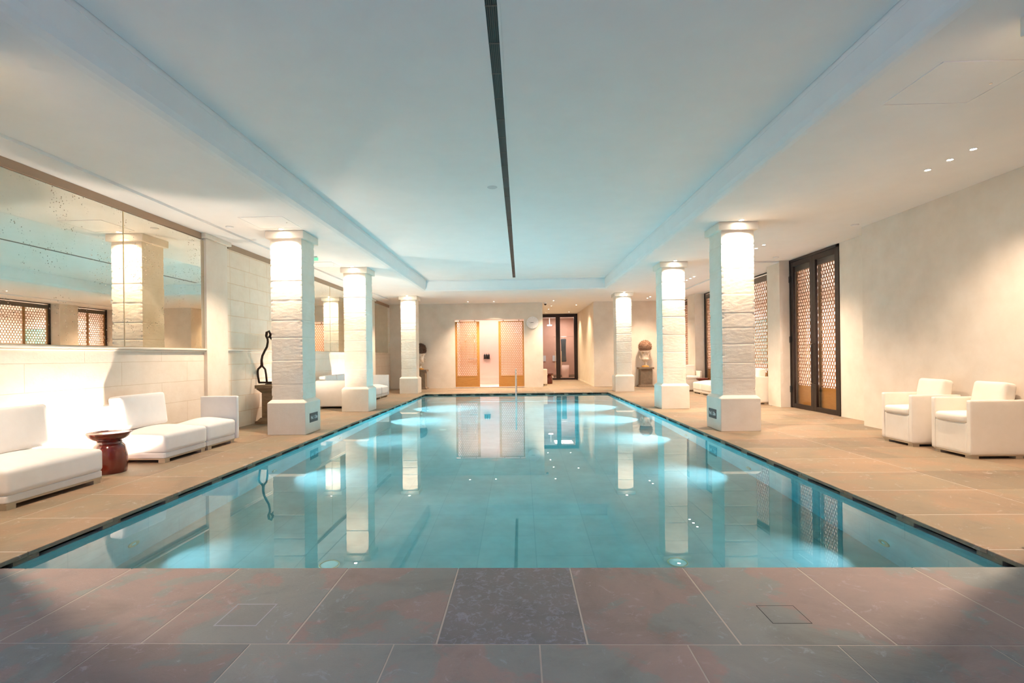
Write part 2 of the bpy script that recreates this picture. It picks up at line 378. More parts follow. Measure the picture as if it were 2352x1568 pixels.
# coping: overhanging slabs round the water on spacer blocks above a dark gutter
cp = MB(); cg = MB(); ct = .026
cn = MB()
slabs(cn, XL, 5.4, 1.862, PN, .552, 2, .23, 1.862-1, z0=-ct, gap=.0025, dark=0)
slabs(cp, PL-.664, PL, PN, PF, 3, .592, PL-.664, 2.76, z0=-ct, gap=.0025)
slabs(cp, PR, PR+.99, PN, PF, 3, .592, PR, 2.76, z0=-ct, gap=.0025)
slabs(cp, PL-.664, PR+.99, PF, 15.1, .53, 2, -.1, 14, z0=-ct, gap=.0025)
# near-deck slabs keep the tones seen in the photograph
tones = {-.32: .36, .23: .40, -.87: .42}
dk = set()
for i in range(0, len(cn.f), 6):
    xs = [cn.v[q][0] for f in cn.f[i:i+6] for q in f]
    t = .5
    for k in tones:
        if abs(min(xs)-k) < .05: t = tones[k]
        if abs(min(xs)+.32) < .05: dk.update(range(i, i+6))
    for q in range(6): cn.c[i+q] = t
con = cn.build('trim_8', M_slate, kind='structure', bevel=.003)
con.data.materials.append(M_slate_dark)
for i in dk: con.data.polygons[i].material_index = 1
tag(con, 'weathered slate coping slabs along the near end of the pool')
for b_ in ((XL, 5.4, 1.864, PN-.012), (PL-.66, PL-.012, PN, PF), (PR+.012, PR+.985, PN, PF), (PL-.66, PR+.985, PF+.012, 15.09)): cg.box(*b_, -ct+.002, -.0013)
cg.build('trim_9', M_grout, kind='structure')
cop = cp.build('trim_1', M_deck, kind='structure', bevel=.004)
tag(cop, 'overhanging slate coping slabs round the pool edge')
sp = MB()
y = 2.76
while y < PF-.1:
    for xa, xb in ((PL-.12, PL-.015), (PR+.015, PR+.12)): sp.box(xa, xb, y-.075, y+.075, -.055, -ct)
    y += .592
x = PL+.3
while x < PR:
    sp.box(x-.06, x+.06, PF+.015, PF+.12, -.055, -ct); x += .53
sp.build('trim_2', M_deck, kind='structure')
gt = MB()   # overflow gutter behind the pool walls
gt.box(PL-.14, PL-.12, PN-.14, PF+.14, -.3, -ct); gt.box(PR+.12, PR+.14, PN-.14, PF+.14, -.3, -ct); gt.box(PL-.14, PR+.14, PF+.12, PF+.14, -.3, -ct); gt.box(PL-.14, PR+.14, PN-.14, PN-.12, -.3, -ct)
gt.box(PL-.14, PL-.06, PN-.14, PF+.14, -.32, -.3); gt.box(PR+.06, PR+.14, PN-.14, PF+.14, -.32, -.3); gt.box(PL, PR, PF+.06, PF+.14, -.32, -.3); gt.box(PL, PR, PN-.14, PN-.06, -.32, -.3)
gt.build('trim_3', M_gutter, kind='structure')
PB = -.92
pb = MB(); zt = -.056
pb.box(PL-.06, PL, PN-.06, PF+.06, PB-.1, zt); pb.box(PR, PR+.06, PN-.06, PF+.06, PB-.1, zt)
pb.box(PL, PR, PN-.06, PN, PB-.1, zt); pb.box(PL, PR, PF, PF+.06, PB-.1, zt); pb.box(PL, PR, PN, PF, PB-.1, PB)
for i in range(4): pb.box(PL, PR, PF-.30*(i+1), PF-.30*i, PB, -.19-.17*i)
tag(pb.build('pool_basin', M_pool, kind='structure'), 'stone-lined swimming pool basin with full-width steps at the far end')
wt = MB(); e = .008
wt.box(PL-e, PR+e, PN-e, PF+e, PB-.02, -.05)
tag(wt.build('pool_water', M_water), 'clear turquoise mirror-still water filling the swimming pool', 'water', kind='stuff')

# ceilings
TLt, TRt, TLb, TRb, YTt, YTb, ZT = -2.51, 2.246, -2.66, 2.34, 13.62, 13.72, 3.10
ce = MB(); ce2 = MB()
ce.box(XL-.3, TLb, -2.6, 22.1, ZC, ZC+.3) if False else None
def cbox(x0, x1, y0, y1): ce.box(x0, x1, y0, y1, ZC, ZC+.06)
cbox(XL-.3, TLb, -2.6, 25); cbox(TRb, 9.2, -2.6, 25); cbox(TLb, TRb, YTb+.1, 25); cbox(TLb, TRb, -2.6, -1.6)
# tray: soft lower lip, upright face, flat centre
zl = ZC+.05
L = [(TLb, ZC), (TLb+.05, ZC+.008), (TLb+.10, ZC+.028), (TLb+.122, zl+.02), (TLt, ZT)]
R = [(TRb, ZC), (TRb-.035, ZC+.008), (TRb-.062, ZC+.028), (TRb-.078, zl+.02), (TRt, ZT)]
F = [(YTb+.1, ZC), (YTb+.04, ZC+.008), (YTb+.01, ZC+.028), (YTb-.005, zl+.02), (YTt, ZT)]
N_ = [(-1.6, ZC), (-1.55, ZC+.008), (-1.52, ZC+.028), (-1.5, zl+.02), (-1.48, ZT)]
for i in range(4):
    a = [(L[i][0], N_[i][0], L[i][1]), (R[i][0], N_[i][0], R[i][1]), (R[i][0], F[i][0], R[i][1]), (L[i][0], F[i][0], L[i][1])]
    b = [(L[i+1][0], N_[i+1][0], L[i+1][1]), (R[i+1][0], N_[i+1][0], R[i+1][1]), (R[i+1][0], F[i+1][0], R[i+1][1]), (L[i+1][0], F[i+1][0], L[i+1][1])]
    for k in range(4): ce.quad(a[k], b[k], b[(k+1) % 4], a[(k+1) % 4])
ce.box(TLb-.2, TRb+.2, -1.9, YTb+.3, ZT+.012, ZT+.1)
ceiling = ce.build('ceiling', M_ceil, kind='structure')
for b_ in ((TRt+.0006, TRb+.3, -1.9, YTb+.4), (TLb-.3, TLt-.0006, -1.9, YTb+.4), (TLb-.3, TRb+.3, YTt+.0006, YTb+.4), (TLb-.3, TRb+.3, -1.9, -1.4806)): ce2.box(*b_, ZT-.04, ZT+.014)
ce2.build('ceiling_edge', M_ceil, kind='structure')
gb = MB(); gb.box(TLt+.004, TRt-.004, -1.47, YTt-.004, ZT, ZT+.012)   # stretched centre panel with a shadow gap round it
gb.build('ceiling_panel', M_ceil, kind='structure')
bd = MB(); bd.box(XL, -3.99, -2.5, 15.6, ZC-.03, ZC-.001); bd.box(4.50, 5.6, 10.0, YF, ZC-.03, ZC-.001)
bd.build('ceiling_drop', M_ceil, kind='structure')

# left wall
wl = MB(); wl.box(XL-.2, XL, -2.6, YF+.2, -.1, ZC+.1); wall_left = wl.build('wall_left', M_ash_big, kind='structure')
na = MB(); na.box(XL, XL+.012, 7.46, 9.92, -.01, ZC-.03); na.build('wall_left_niche', M_ash, kind='structure')
pil = MB()
for ya, yb in ((2.27, 2.80), (6.955, 7.465), (9.90, 10.42), (14.62, 15.12)):
    pil.box(XL, XL+.05, ya, yb, -.01, ZC-.09); pil.box(XL, XL+.085, ya-.06, yb+.06, ZC-.09, ZC-.031)
pil.build('wall_left_pilasters', M_limes, kind='structure', bevel=.006)
def sill(mb, ya, yb):
    mb.box(XL, XL+.045, ya, yb, 1.176, 1.203); mb.box(XL, XL+.028, ya, yb, 1.155, 1.176)
sl = MB()
for ya, yb in ((-2.4, 2.27), (2.80, 6.97), (7.465, 9.90), (10.42, 14.62), (15.12, 16.95)): sill(sl, ya, yb)
sl.build('trim_4', M_limes, kind='structure', bevel=.010, seg=3)
pm = MB()
for ya, yb in ((-2.4, 2.20), (2.86, 6.89), (7.53, 9.84), (10.48, 14.56), (15.18, 16.9)): pm.box(XL, XL+.028, ya, yb, ZC-.112, ZC-.032)
tag(pm.build('trim_5', M_brown, kind='structure'), 'tan board running above the mirrors')
def mirror(label, ya, yb, z0=1.205, z1=2.70):
    o = thing('wall_mirror', label, 'mirror', (XL, (ya+yb)/2, z0), 0, 'antiqued mirror panels on the left wall')
    h = (yb-ya)/2
    g = MB(); g.box(.002, .010, -h+.004, h-.004, .004, z1-z0); g.build('mirror_glass', M_mirror, o)
    fr = MB(); fr.box(.001, .014, -h, -h+.004, 0, z1-z0); fr.box(.001, .014, h-.004, h, 0, z1-z0); fr.box(.001, .014, -h, h, 0, .004)
    fr.build('edge_strip', M_brass, o); return o
mirror('speckled antique mirror panel at the left edge of the photo, left of the vertical seam', 2.80, 5.53)
mirror('speckled mirror panel between the seam and the nearest wall pilaster', 5.53, 6.955)
mirror('left half of the antique mirror seen between the first and second left columns', 10.42, 11.64)
mirror('right half of the antique mirror seen just left of the second left column', 11.64, 14.62)
mirror('dull mottled mirror panel at the far end of the left wall', 15.14, 16.7)

# far wall, shower niche, alcove
wf = MB()
wf.box(XL-.2, -2.19, YF, YF+.1, -.1, ZC+.05); wf.box(-2.19, .118, YF, YF+.1, 2.285, ZC+.05); wf.box(.118, .745, YF, YF+.18, -.1, ZC+.05)
wf.box(2.43, 5.6, YF-.0, YF+.2, -.1, ZC+.05)
wf.build('wall_far', M_plaster, kind='structure')
def walls(mat, **k):
    for nm, b in k.items():
        q = MB(); q.box(*b); q.build(nm, mat, kind='structure')
walls(M_pink, wall_shower_left=(-2.33, -2.19, YF+.1, 18.6, -.1, ZC), wall_shower_back=(-2.4, .2, 18.6, 18.75, -.1, ZC), wall_shower_right=(.118, .25, YF+.18, 18.6, -.1, ZC), ceiling_shower=(-2.19, .118, YF+.1, 18.6, 2.62, 2.7), floor_shower=(-2.19, .118, YF, 18.6, -.05, .035))
wa = MB()
wa.box(.15, .25, 18.7, 22.0, -.1, ZC); wa.box(2.43, 2.6, YF+.2, 22.0, -.1, ZC); wa.box(.2, .77, 21.86, 21.95, -.1, ZC)
wa.build('wall_alcove', M_plaster, kind='structure')
bb = MB(); bb.box(2.418, 2.43, YF, 21.8, 0, .05); bb.box(2.43, 5.0, YF-.012, YF, 0, .03); bb.box(XL, -2.2, YF-.012, YF, 0, .03); bb.box(.13, .745, YF-.012, YF, 0, .03)
bb.build('baseboard_far', M_plaster, kind='structure')
# service room beyond the glass door
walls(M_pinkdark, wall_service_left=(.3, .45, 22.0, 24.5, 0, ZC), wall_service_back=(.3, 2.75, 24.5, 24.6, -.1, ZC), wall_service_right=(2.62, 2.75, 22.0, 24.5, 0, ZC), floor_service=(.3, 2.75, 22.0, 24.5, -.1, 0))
bz = MB(); bz.box(.45, 2.62, 24.47, 24.5, 0, .13); bz.build('baseboard_service_room', M_grey, kind='structure')

# right wall
wr = MB()
wr.box(XR, XR+.2, -2.6, 7.40, -.1, ZC+.05); wr.box(5.20, 5.4, 7.30, 8.455, -.1, ZC+.05); wr.box(XR+.1, 5.4, 7.2, 7.40, -.1, ZC+.05)
wr.box(5.0, 5.5, 9.985, 10.48, -.1, ZC+.05); wr.box(5.06, 5.5, 14.96, 15.60, -.1, ZC+.05)
wr.build('wall_right', M_plaster, kind='structure')
# corridor behind the lattice
wc = MB()
wc.box(8.6, 8.8, 6.9, 17.6, -.1, ZC); wc.box(5.4, 8.8, 6.8, 6.95, -.1, ZC); wc.box(5.4, 8.8, 17.4, 17.55, -.1, ZC); wc.box(5.4, 8.8, 6.9, 17.6, -.3, -.002)
wc.build('wall_corridor', M_corr, kind='structure')
# wall behind the camera, with a wide window to the dusk
wb = MB()
wb.box(XL-.2, -2.6, -2.6, -2.5, -.1, ZC+.3); wb.box(.9, 5.2, -2.6, -2.5, -.1, ZC+.3); wb.box(-2.6, .9, -2.6, -2.5, 2.3, ZC+.3); wb.box(-2.6, .9, -2.6, -2.5, -.1, .35)
wb.build('wall_back', M_plaster, kind='structure')
wfm = MB()
for x in (-2.6, -1.45, -.29, .86): wfm.box(x, x+.04, -2.58, -2.52, .35, 2.3)
wfm.box(-2.6, .9, -2.58, -2.52, .35, .39); wfm.box(-2.6, .9, -2.58, -2.52, 2.26, 2.3)
wfm.build('window_3', M_dark, kind='structure')
po = lamp('AREA', 'window_portal', (-.85, -2.48, 1.325), 1, (1,1,1), sx=(3.5, 1.95), rot=(PI/2, 0, 0)); po.data.cycles.is_portal = True

# ------------------------------------------------------------------ honeycomb lattice
def honeycomb(mb, a0, a1, b0, b1, pitch, bar, depth, put):
    """regular hexagonal openings; put(a,b,d) -> xyz"""
    h = pitch/2/math.cos(PI/6); na = int((a1-a0)/pitch)+2; nb = int((b1-b0)/(1.5*h))+2
    ho = h; hi = h - bar/2/math.cos(PI/6)
    for j in range(nb):
        for i in range(na):
            ca = a0 + i*pitch + (pitch/2 if j % 2 else 0); cb = b0 + j*1.5*h
            O = []; I = []
            for k in range(6):
                t = PI/6 + k*PI/3
                O.append((min(a1, max(a0, ca+ho*math.cos(t))), min(b1, max(b0, cb+ho*math.sin(t)))))
                I.append((min(a1, max(a0, ca+hi*math.cos(t))), min(b1, max(b0, cb+hi*math.sin(t)))))
            if max(p[0] for p in O)-min(p[0] for p in O) < 1e-4 or max(p[1] for p in O)-min(p[1] for p in O) < 1e-4: continue
            vs = [put(p[0], p[1], 0) for p in O] + [put(p[0], p[1], 0) for p in I] + [put(p[0], p[1], depth) for p in I] + [put(p[0], p[1], depth) for p in O]
            fs = []
            for k in range(6):
                m = (k+1) % 6; fs += [(k, m, 6+m, 6+k), (6+k, 6+m, 12+m, 12+k), (12+k, 12+m, 18+m, 18+k)]
            mb.add(vs, fs)

# shower sliding screens
def shower_screen(label, x0, x1, s0, s1):
    o = thing('shower_screen', label, 'sliding screen', ((x0+x1)/2, YF+.03, .02), 0, 'oak shower screens')
    w = (x1-x0)/2; zt, zb = 2.20, .385
    f = MB(); f.box(-w, -w+s0, -.018, .018, 0, zt); f.box(w-s1, w, -.018, .018, 0, zt); f.box(-w, w, -.0179, .0179, zt-.03, zt); f.box(-w+s0, w-s1, -.0178, .0178, zb-.03, zb)
    f.build('frame', M_oak, o, bevel=.003)
    p = MB(); p.box(-w+.01, w-.01, -.014, .014, .008, zb-.02); p.build('kick_panel', M_oak, o)
    l = MB(); honeycomb(l, -w+s0, w-s1, zb, zt-.03, .066, .014, .012, lambda a, b, d: (a, -.008+d, b)); l.build('lattice', M_oak, o)
    for sx_ in (-w*.62, w*.62):
        h = MB(); h.box(sx_-.010, sx_+.010, -.012, .012, zt, zt+.040); h.build('hanger', M_black, o)
        h = MB(); h.box(sx_-.012, sx_+.012, -.012, .012, -.018, 0); h.build('floor_guide', M_black, o)
    return o
shower_screen('oak honeycomb shower screen on the left of the opening, over the hand shower', -2.185, -1.375, .06, .085)
shower_screen('oak honeycomb shower screen on the right of the opening, nearest the clock', -.735, .112, .075, .045)
rl = MB(); rl.box(-2.19, .118, YF+.02, YF+.04, 2.262, 2.275); tag(rl.build('sliding_rail', M_footwood), 'thin rail across the top of the shower opening', 'rail')
tag(MB().box(-2.19, .118, YF-.0, YF+.1, -.001, .012).build('trim_6', M_pink, kind='structure'))
# shower fittings
sh = thing('rain_shower', 'steel shower set with hose behind the left honeycomb screen', 'shower', (-1.675, 18.58, .98))
t = MB(); t.tube([(0,-.03,0), (0,-.03,.84)], .009); t.tube([(0,-.03,.84), (-.02,-.06,.87), (-.22,-.30,.86)], .009); t.build('riser_pipe', M_chrome, sh, True)
t = MB(); t.lathe([(0, .835), (.09, .835), (.09, .85), (.02, .86), (0, .86)], -.22, -.30, 24); t.build('shower_head', M_chrome, sh, True)
t = MB(); t.box(-.17, .10, -.06, -.02, -.03, .0); t.lathe([(0,0),(.03,0),(.03,.05),(0,.05)], 0, 0, 16, Matrix.Translation((-.17,-.04,-.015)) @ Matrix.Rotation(-PI/2, 4, 'Y')); t.lathe([(0,0),(.03,0),(.03,.05),(0,.05)], 0, 0, 16, Matrix.Translation((.10,-.04,-.015)) @ Matrix.Rotation(PI/2, 4, 'Y'))
t.build('mixer_valve', M_chrome, sh, bevel=.004)
t = MB(); t.tube([(-.31,-.05,.05), (-.31,-.05,.87)], .008); t.build('hand_shower_bar', M_chrome, sh, True)
t = MB(); t.tube([(-.31,-.08,.62), (-.31,-.10,.42)], .014); t.lathe([(0,0),(.035,0),(.035,.02),(0,.03)], 0, 0, 16, Matrix.Translation((-.31,-.11,.62)) @ Matrix.Rotation(PI/2, 4, 'X')); t.build('hand_shower', M_chrome, sh, True)
t = MB(); t.tube([(-.31 + .36*k/16, -.09, .10 - .42*math.sin(PI*k/16)**.8 - .12*k/16) for k in range(17)], .006, 8); t.build('hose', M_chrome, sh, True)
sh2 = thing('side_shower', 'second steel shower arm and valve seen through the right honeycomb screen', 'shower', (.116, 18.0, 1.0))
t = MB(); t.tube([(0,0,.86), (-.30,0,.89)], .009); t.build('shower_arm', M_chrome, sh2, True)
t = MB(); t.lathe([(0,.865),(.07,.865),(.07,.88),(0,.89)], -.30, 0, 20); t.build('shower_head', M_chrome, sh2, True)
t = MB(); t.box(-.05, 0, -.04, .04, .0, .12); t.build('valve', M_chrome, sh2, bevel=.006)
for i, x in enumerate((-1.31, -1.235, -1.16)):
    o = thing('soap_dispenser', ['leftmost','middle','rightmost'][i] + ' of the three black soap bottles on the shower wall', 'soap dispenser', (x, 18.57, .965), 0, 'soap dispensers in the shower')
    bt = b = MB(); b.lathe([(0,0),(.033,0),(.033,.13),(.025,.15),(.012,.155),(.012,.165),(0,.165)], 0, 0, 20); bo = b.build('bottle', M_black, o, True)
    b = MB(); b.tube([(0,0,.165),(0,0,.20),(0,-.03,.205)], .006, 8); b.build('pump', M_footwood, bo, True)
br = MB(); br.box(-1.36, -1.11, 18.535, 18.6, .955, .965); tag(br.build('wall_shelf', M_black), 'small black shelf under the three soap bottles in the shower', 'shelf')

# wall clock
ck = thing('wall_clock', 'round white wall clock between the shower and the alcove', 'clock', (.406, YF, 2.155))
Mx = Matrix.Rotation(PI/2, 4, 'X')
c = MB(); c.lathe([(0,0),(.195,0),(.203,.006),(.203,.03),(.196,.036),(.192,.03),(0,.03)], 0, 0, 64, Mx); c.build('case', M_white, ck)
c = MB(); c.lathe([(0,.031),(.190,.031),(.190,.032),(0,.032)], 0, 0, 64, Mx); c.build('dial', M_white, ck)
dial = [q for q in bpy.data.objects if q.name == 'dial'][0]
for k in range(12):
    c = MB()
    a = k*PI/6; r0, r1 = .158, .172
    d = Vector((math.sin(a), 0, math.cos(a))); n_ = Vector((math.cos(a), 0, -math.sin(a)))*.0025
    y0 = -.0335; P = [d*r0-n_, d*r0+n_, d*r1+n_, d*r1-n_]; c.quad(*[(p.x, y0, p.z) for p in P])
    c.build('hour_mark', M_plate, dial)
def hand(name, ang, ln, w):
    a = math.radians(ang); d = Vector((math.sin(a), 0, math.cos(a))); n_ = Vector((math.cos(a), 0, -math.sin(a)))*w
    P = [d*-.03-n_, d*-.03+n_, d*ln+n_*.5, d*ln-n_*.5]; h = MB()
    h.add([(p.x, -.036, p.z) for p in P] + [(p.x, -.034, p.z) for p in P], [(0,1,2,3),(7,6,5,4),(0,4,5,1),(1,5,6,2),(2,6,7,3),(3,7,4,0)]); h.build(name, M_black, dial)
hand('hour_hand', 261, .085, .006); hand('minute_hand', 277, .125, .004)
# dome camera
dc = thing('security_camera', 'small white dome camera on the ceiling at the corner of the alcove', 'camera', (.84, YF-.02, ZC))
c = MB(); c.lathe([(0,-.05),(.05,-.05),(.06,-.02),(.06,0),(0,0)], 0, 0, 24); c.build('housing', M_white, dc, True)
c = MB(); c.lathe([(0,-.10),(.025,-.092),(.04,-.07),(.042,-.05),(0,-.05)], 0, 0, 24); c.build('dome', M_black, dc, True)

# ------------------------------------------------------------------ doors and windows
d1 = thing('door_1', 'dark bronze glazed double door in front of a honeycomb screen on the right wall', 'door', kind='structure')
DX, Y0, Y1 = 5.225, 8.455, 9.985; DH = 2.815
f = MB(); f.box(DX-.04, DX+.05, Y0, Y0+.035, 0, DH); f.box(DX-.04, DX+.05, Y1-.035, Y1, 0, DH); f.box(DX-.04, DX+.05, Y0, Y1, DH-.045, DH)
f.build('door_frame', M_dark, d1)
ym = (Y0+Y1)/2
for s_, (ya, yb) in enumerate(((Y0+.035, ym), (ym, Y1-.035))):
    l = MB(); x0, x1 = DX-.032, DX+.012
    l.box(x0, x1, ya+.001, ya+.085, .01, DH-.05); l.box(x0, x1, yb-.085, yb-.001, .01, DH-.05); l.box(x0+.001, x1, ya+.05, yb-.05, .01, .085); l.box(x0+.001, x1, ya+.05, yb-.05, DH-.135, DH-.05)
    lf = l.build('door_leaf', M_dark, d1, bevel=.003)
    g = MB(); g.box(DX-.014, DX-.008, ya+.08, yb-.08, .08, DH-.13); g.build('glass_pane', M_glass, lf)
    hy = yb-.05 if s_ == 0 else ya+.05
    h = MB(); h.tube([(x0,hy,.50),(x0-.05,hy,.50),(x0-.05,hy,1.20),(x0,hy,1.20)], .009, 8); h.build('pull_handle', M_footwood if s_ else M_dark, lf)
for z in (.35, 1.3, 2.45):
    h = MB(); h.box(DX-.055, DX-.03, Y1-.05, Y1-.01, z-.06, z+.06); h.build('hinge', M_black, d1)
cl = MB(); cl.box(DX-.055, DX-.035, Y0+.05, Y0+.35, DH-.045, DH-.01); cl.build('door_closer', M_black, d1)

def lattice_screen(parent, x, ya, yb, z0=.42, z1=2.62, hz=None, n=1, pitch=.0705):
    w = (yb-ya)/n
    for i in range(n):
        a, b = ya+i*w, ya+(i+1)*w
        f = MB(); f.box(x, x+.03, a, a+.035, .02, z1+.01); f.box(x, x+.03, b-.035, b, .02, z1+.01); f.box(x, x+.0299, a, b, z1-.005, z1+.03); f.box(x, x+.0299, a, b, .02, z0)
        fo = f.build('screen_frame', M_oak, parent)
        l = MB(); honeycomb(l, a+.035, b-.035, z0, z1, pitch, .015, .016, lambda p, q, d: (x+.006+d, p, q)); l.build('lattice', M_oakpale, fo)
lattice_screen(d1, DX+.085, Y0+.0, Y1-.0, .43, 2.60, n=2)
hd = MB(); hd.box(DX+.06, DX+.08, Y0, Y1, 2.60, 2.70); hd.build('blind_header', M_header, d1)
def window(name, ya, yb, n, label):
    o = thing(name, label, 'window', kind='structure'); x = 5.33
    f = MB(); f.box(x, x+.05, ya, ya+.05, 0, DH); f.box(x, x+.05, yb-.05, yb, 0, DH); f.box(x, x+.05, ya, yb, DH-.05, DH); f.box(x, x+.05, ya, yb, 0, .05)
    f.build('window_frame', M_dark, o)
    h = MB(); h.box(x+.02, x+.04, ya+.05, yb-.05, 2.62, 2.745); h.build('blind_header', M_header, o)
    g = MB(); g.box(x+.008, x+.014, ya+.05, yb-.05, .05, DH-.05); g.build('glass_pane', M_glass, o)
    lattice_screen(o, x+.045, ya+.05, yb-.05, .62, 2.63, n=n, pitch=.082)
window('window_1', 10.48, 14.96, 6, 'long glazed window with honeycomb screens behind the right columns')
window('window_2', 15.60, YF, 2, 'narrow honeycomb-screened window at the far right corner')
# far glass door
d2 = thing('door_2', 'dark framed glass double door at the end of the alcove', 'door', kind='structure')
YD = 21.88; xa, xb, xm = .77, 2.43, 1.60
f = MB(); f.box(xa, xa+.05, YD-.04, YD+.04, 0, ZC-.005); f.box(xb-.06, xb, YD-.04, YD+.04, 0, ZC-.005); f.box(xa, xb, YD-.04, YD+.04, ZC-.06, ZC-.005); f.build('door_frame', M_dark, d2)
for a, b, hx in ((xa+.05, xm, xm-.045), (xm, xb-.06, xm+.045)):
    l = MB(); l.box(a, a+.09, YD-.03, YD+.02, .01, ZC-.06); l.box(b-.09, b, YD-.03, YD+.02, .01, ZC-.06); l.box(a, b, YD-.029, YD+.02, .01, .09); l.box(a, b, YD-.029, YD+.02, ZC-.14, ZC-.06)
    lf = l.build('door_leaf', M_dark, d2)
    g = MB(); g.box(a+.085, b-.085, YD-.008, YD-.002, .085, ZC-.135); g.build('glass_pane', M_glass, lf)
    h = MB(); h.tube([(hx+(-.085 if hx < xm else .085), YD-.03, .50), (hx+(-.085 if hx < xm else .085), YD-.08, .50), (hx+(-.085 if hx < xm else .085), YD-.08, 1.22), (hx+(-.085 if hx < xm else .085), YD-.03, 1.22)], .012, 8); h.build('pull_handle', M_footwood, lf)

# ------------------------------------------------------------------ columns
def column(label, cx, y0, seed):
    w = .266; cy = y0+w
    o = thing('stone_column', label, 'column', (cx, cy, 0), 0, 'limestone columns along the pool')
    b = MB(); b.box(-w, w, -w, w, -.004, .44); b.v, b.f, b.c = [], [], []
    vs = [(-w,-w,-.0),(w,-w,-.0),(w,w,-.0),(-w,w,-.0),(-w,-w,.44),(w,-w,.44),(w,w,.44),(-w,w,.44),(-.225,-.225,.482),(.225,-.225,.482),(.225,.225,.482),(-.225,.225,.482)]
    b.add(vs, [(3,2,1,0),(0,1,5,4),(1,2,6,5),(2,3,7,6),(3,0,4,7),(4,5,9,8),(5,6,10,9),(6,7,11,10),(7,4,8,11),(8,9,10,11)])
    b.build('base', M_limes, o, bevel=.006)
    # shaft: stone drums with worn joints
    rnd = random.Random(seed); joints = []; z = .48
    while z < 2.5: z += rnd.uniform(.19, .36); joints.append(z)
    h = .222; ns = 14; zs = [.482 + (2.735-.482)*i/170 for i in range(171)]
    sh = MB(); ring = []
    for sgn in range(4):
        for k in range(ns):
            t = -1 + 2*k/ns
            p = [(t, -1), (1, t), (-t, 1), (-1, -t)][sgn]; ring.append(p)
    N = len(ring); vs = []
    for z in zs:
        jd = min(abs(z-j) for j in joints); grv = .0042*max(0, 1-jd/.011)
        blk = sum(1 for j in joints if j < z); off = noise.noise(Vector((blk*3.7, seed, 0)))*.003
        for (a, b_) in ring:
            corner = max(0, (abs(a)*abs(b_)-.82)/.18)
            q = Vector((a*h*3+seed*7, b_*h*3, z*5)); q2 = Vector((a*h*14+seed, b_*h*14, z*30))
            dsp = noise.noise(q)*.003 + noise.noise(q2)*.0012 + off - grv - corner*(.004 + .008*max(0, noise.noise(Vector((a*9+seed, b_*9, z*22)))))
            k = (h+dsp)/h; vs.append((a*h*k, b_*h*k, z))
    fs = [(j*N+i, j*N+(i+1) % N, (j+1)*N+(i+1) % N, (j+1)*N+i) for j in range(len(zs)-1) for i in range(N)]
    sh.add(vs, fs); so = sh.build('shaft', M_lime, o)
    c = MB(); c.box(-w, w, -w, w, ZC-.105, ZC-.001); c.build('capital', M_limes, o, bevel=.008)
    return o
CLx, CRx = (-3.509-2.975)/2, (2.684+3.217)/2
c1 = column('nearest limestone column on the left, depth sign on its pool side', CLx, 6.965, 1)
c2 = column('middle limestone column of the left row', CLx, 9.895, 2)
c3 = column('farthest limestone column of the left row, beside the potted ball', CLx, 14.667, 3)
c4 = column('nearest limestone column on the right, depth sign on its pool side', CRx, 6.95, 4)
c5 = column('middle limestone column of the right row', CRx, 9.857, 5)
c6 = column('farthest limestone column of the right row', CRx, 14.61, 6)
c7 = column('limestone column whose capital just shows at the top right corner', CRx, 2.27, 7)

q = MB(); q.box(CLx-.266, CLx+.266, 2.27, 2.80, 0, .46); q.box(CLx-.222, CLx+.222, 2.31, 2.76, .46, 2.72); q.box(CLx-.266, CLx+.266, 2.27, 2.80, 2.72, ZC-.001); q.build('unseen_left_column', M_limes, kind='structure')  # unseen column of the left row, out of view, built from plain boxes
def text_mesh(txt, size, mat, parent, M, name='lettering', ext=.0015):
    cu = bpy.data.curves.new(name, 'FONT'); cu.body = txt; cu.size = size*S; cu.align_x = 'CENTER'; cu.align_y = 'CENTER'; cu.extrude = ext
    to = bpy.data.objects.new(name, cu); COL.objects.link(to)
    dg = bpy.context.evaluated_depsgraph_get(); me = bpy.data.meshes.new_from_object(to.evaluated_get(dg))
    bpy.data.objects.remove(to); me.materials.append(mat)
    o = bpy.data.objects.new(name, me); COL.objects.link(o); o.parent = parent; o.matrix_local = M; return o
for lab, x, sgn, yc in (('dark depth sign on the nearest left column', -2.976, 1, 7.245), ('dark depth sign on the nearest right column', 2.685, -1, 7.25)):
    o = thing('depth_sign', lab, 'sign', (x, yc, .213), 0, 'pool depth signs')
    p = MB(); p.box(0, .006*sgn, -.137, .137, -.064, .064) if sgn > 0 else p.box(.006*sgn, 0, -.137, .137, -.064, .064)
    plo = p.build('plate', M_plate, o)
    M = Matrix.Translation((.0068*sgn*S, 0, -.002)) @ Matrix.Rotation(PI/2*sgn, 4, 'Z') @ Matrix.Rotation(PI/2, 4, 'X') @ Matrix.Diagonal((.78, 1.15, 1, 1))
    for tx, off in (('Prof.', -.068), ('1.30m', .062)):
        text_mesh(tx, .062, M_letter, plo, Matrix.Translation((0, off*S*sgn, 0)) @ M)

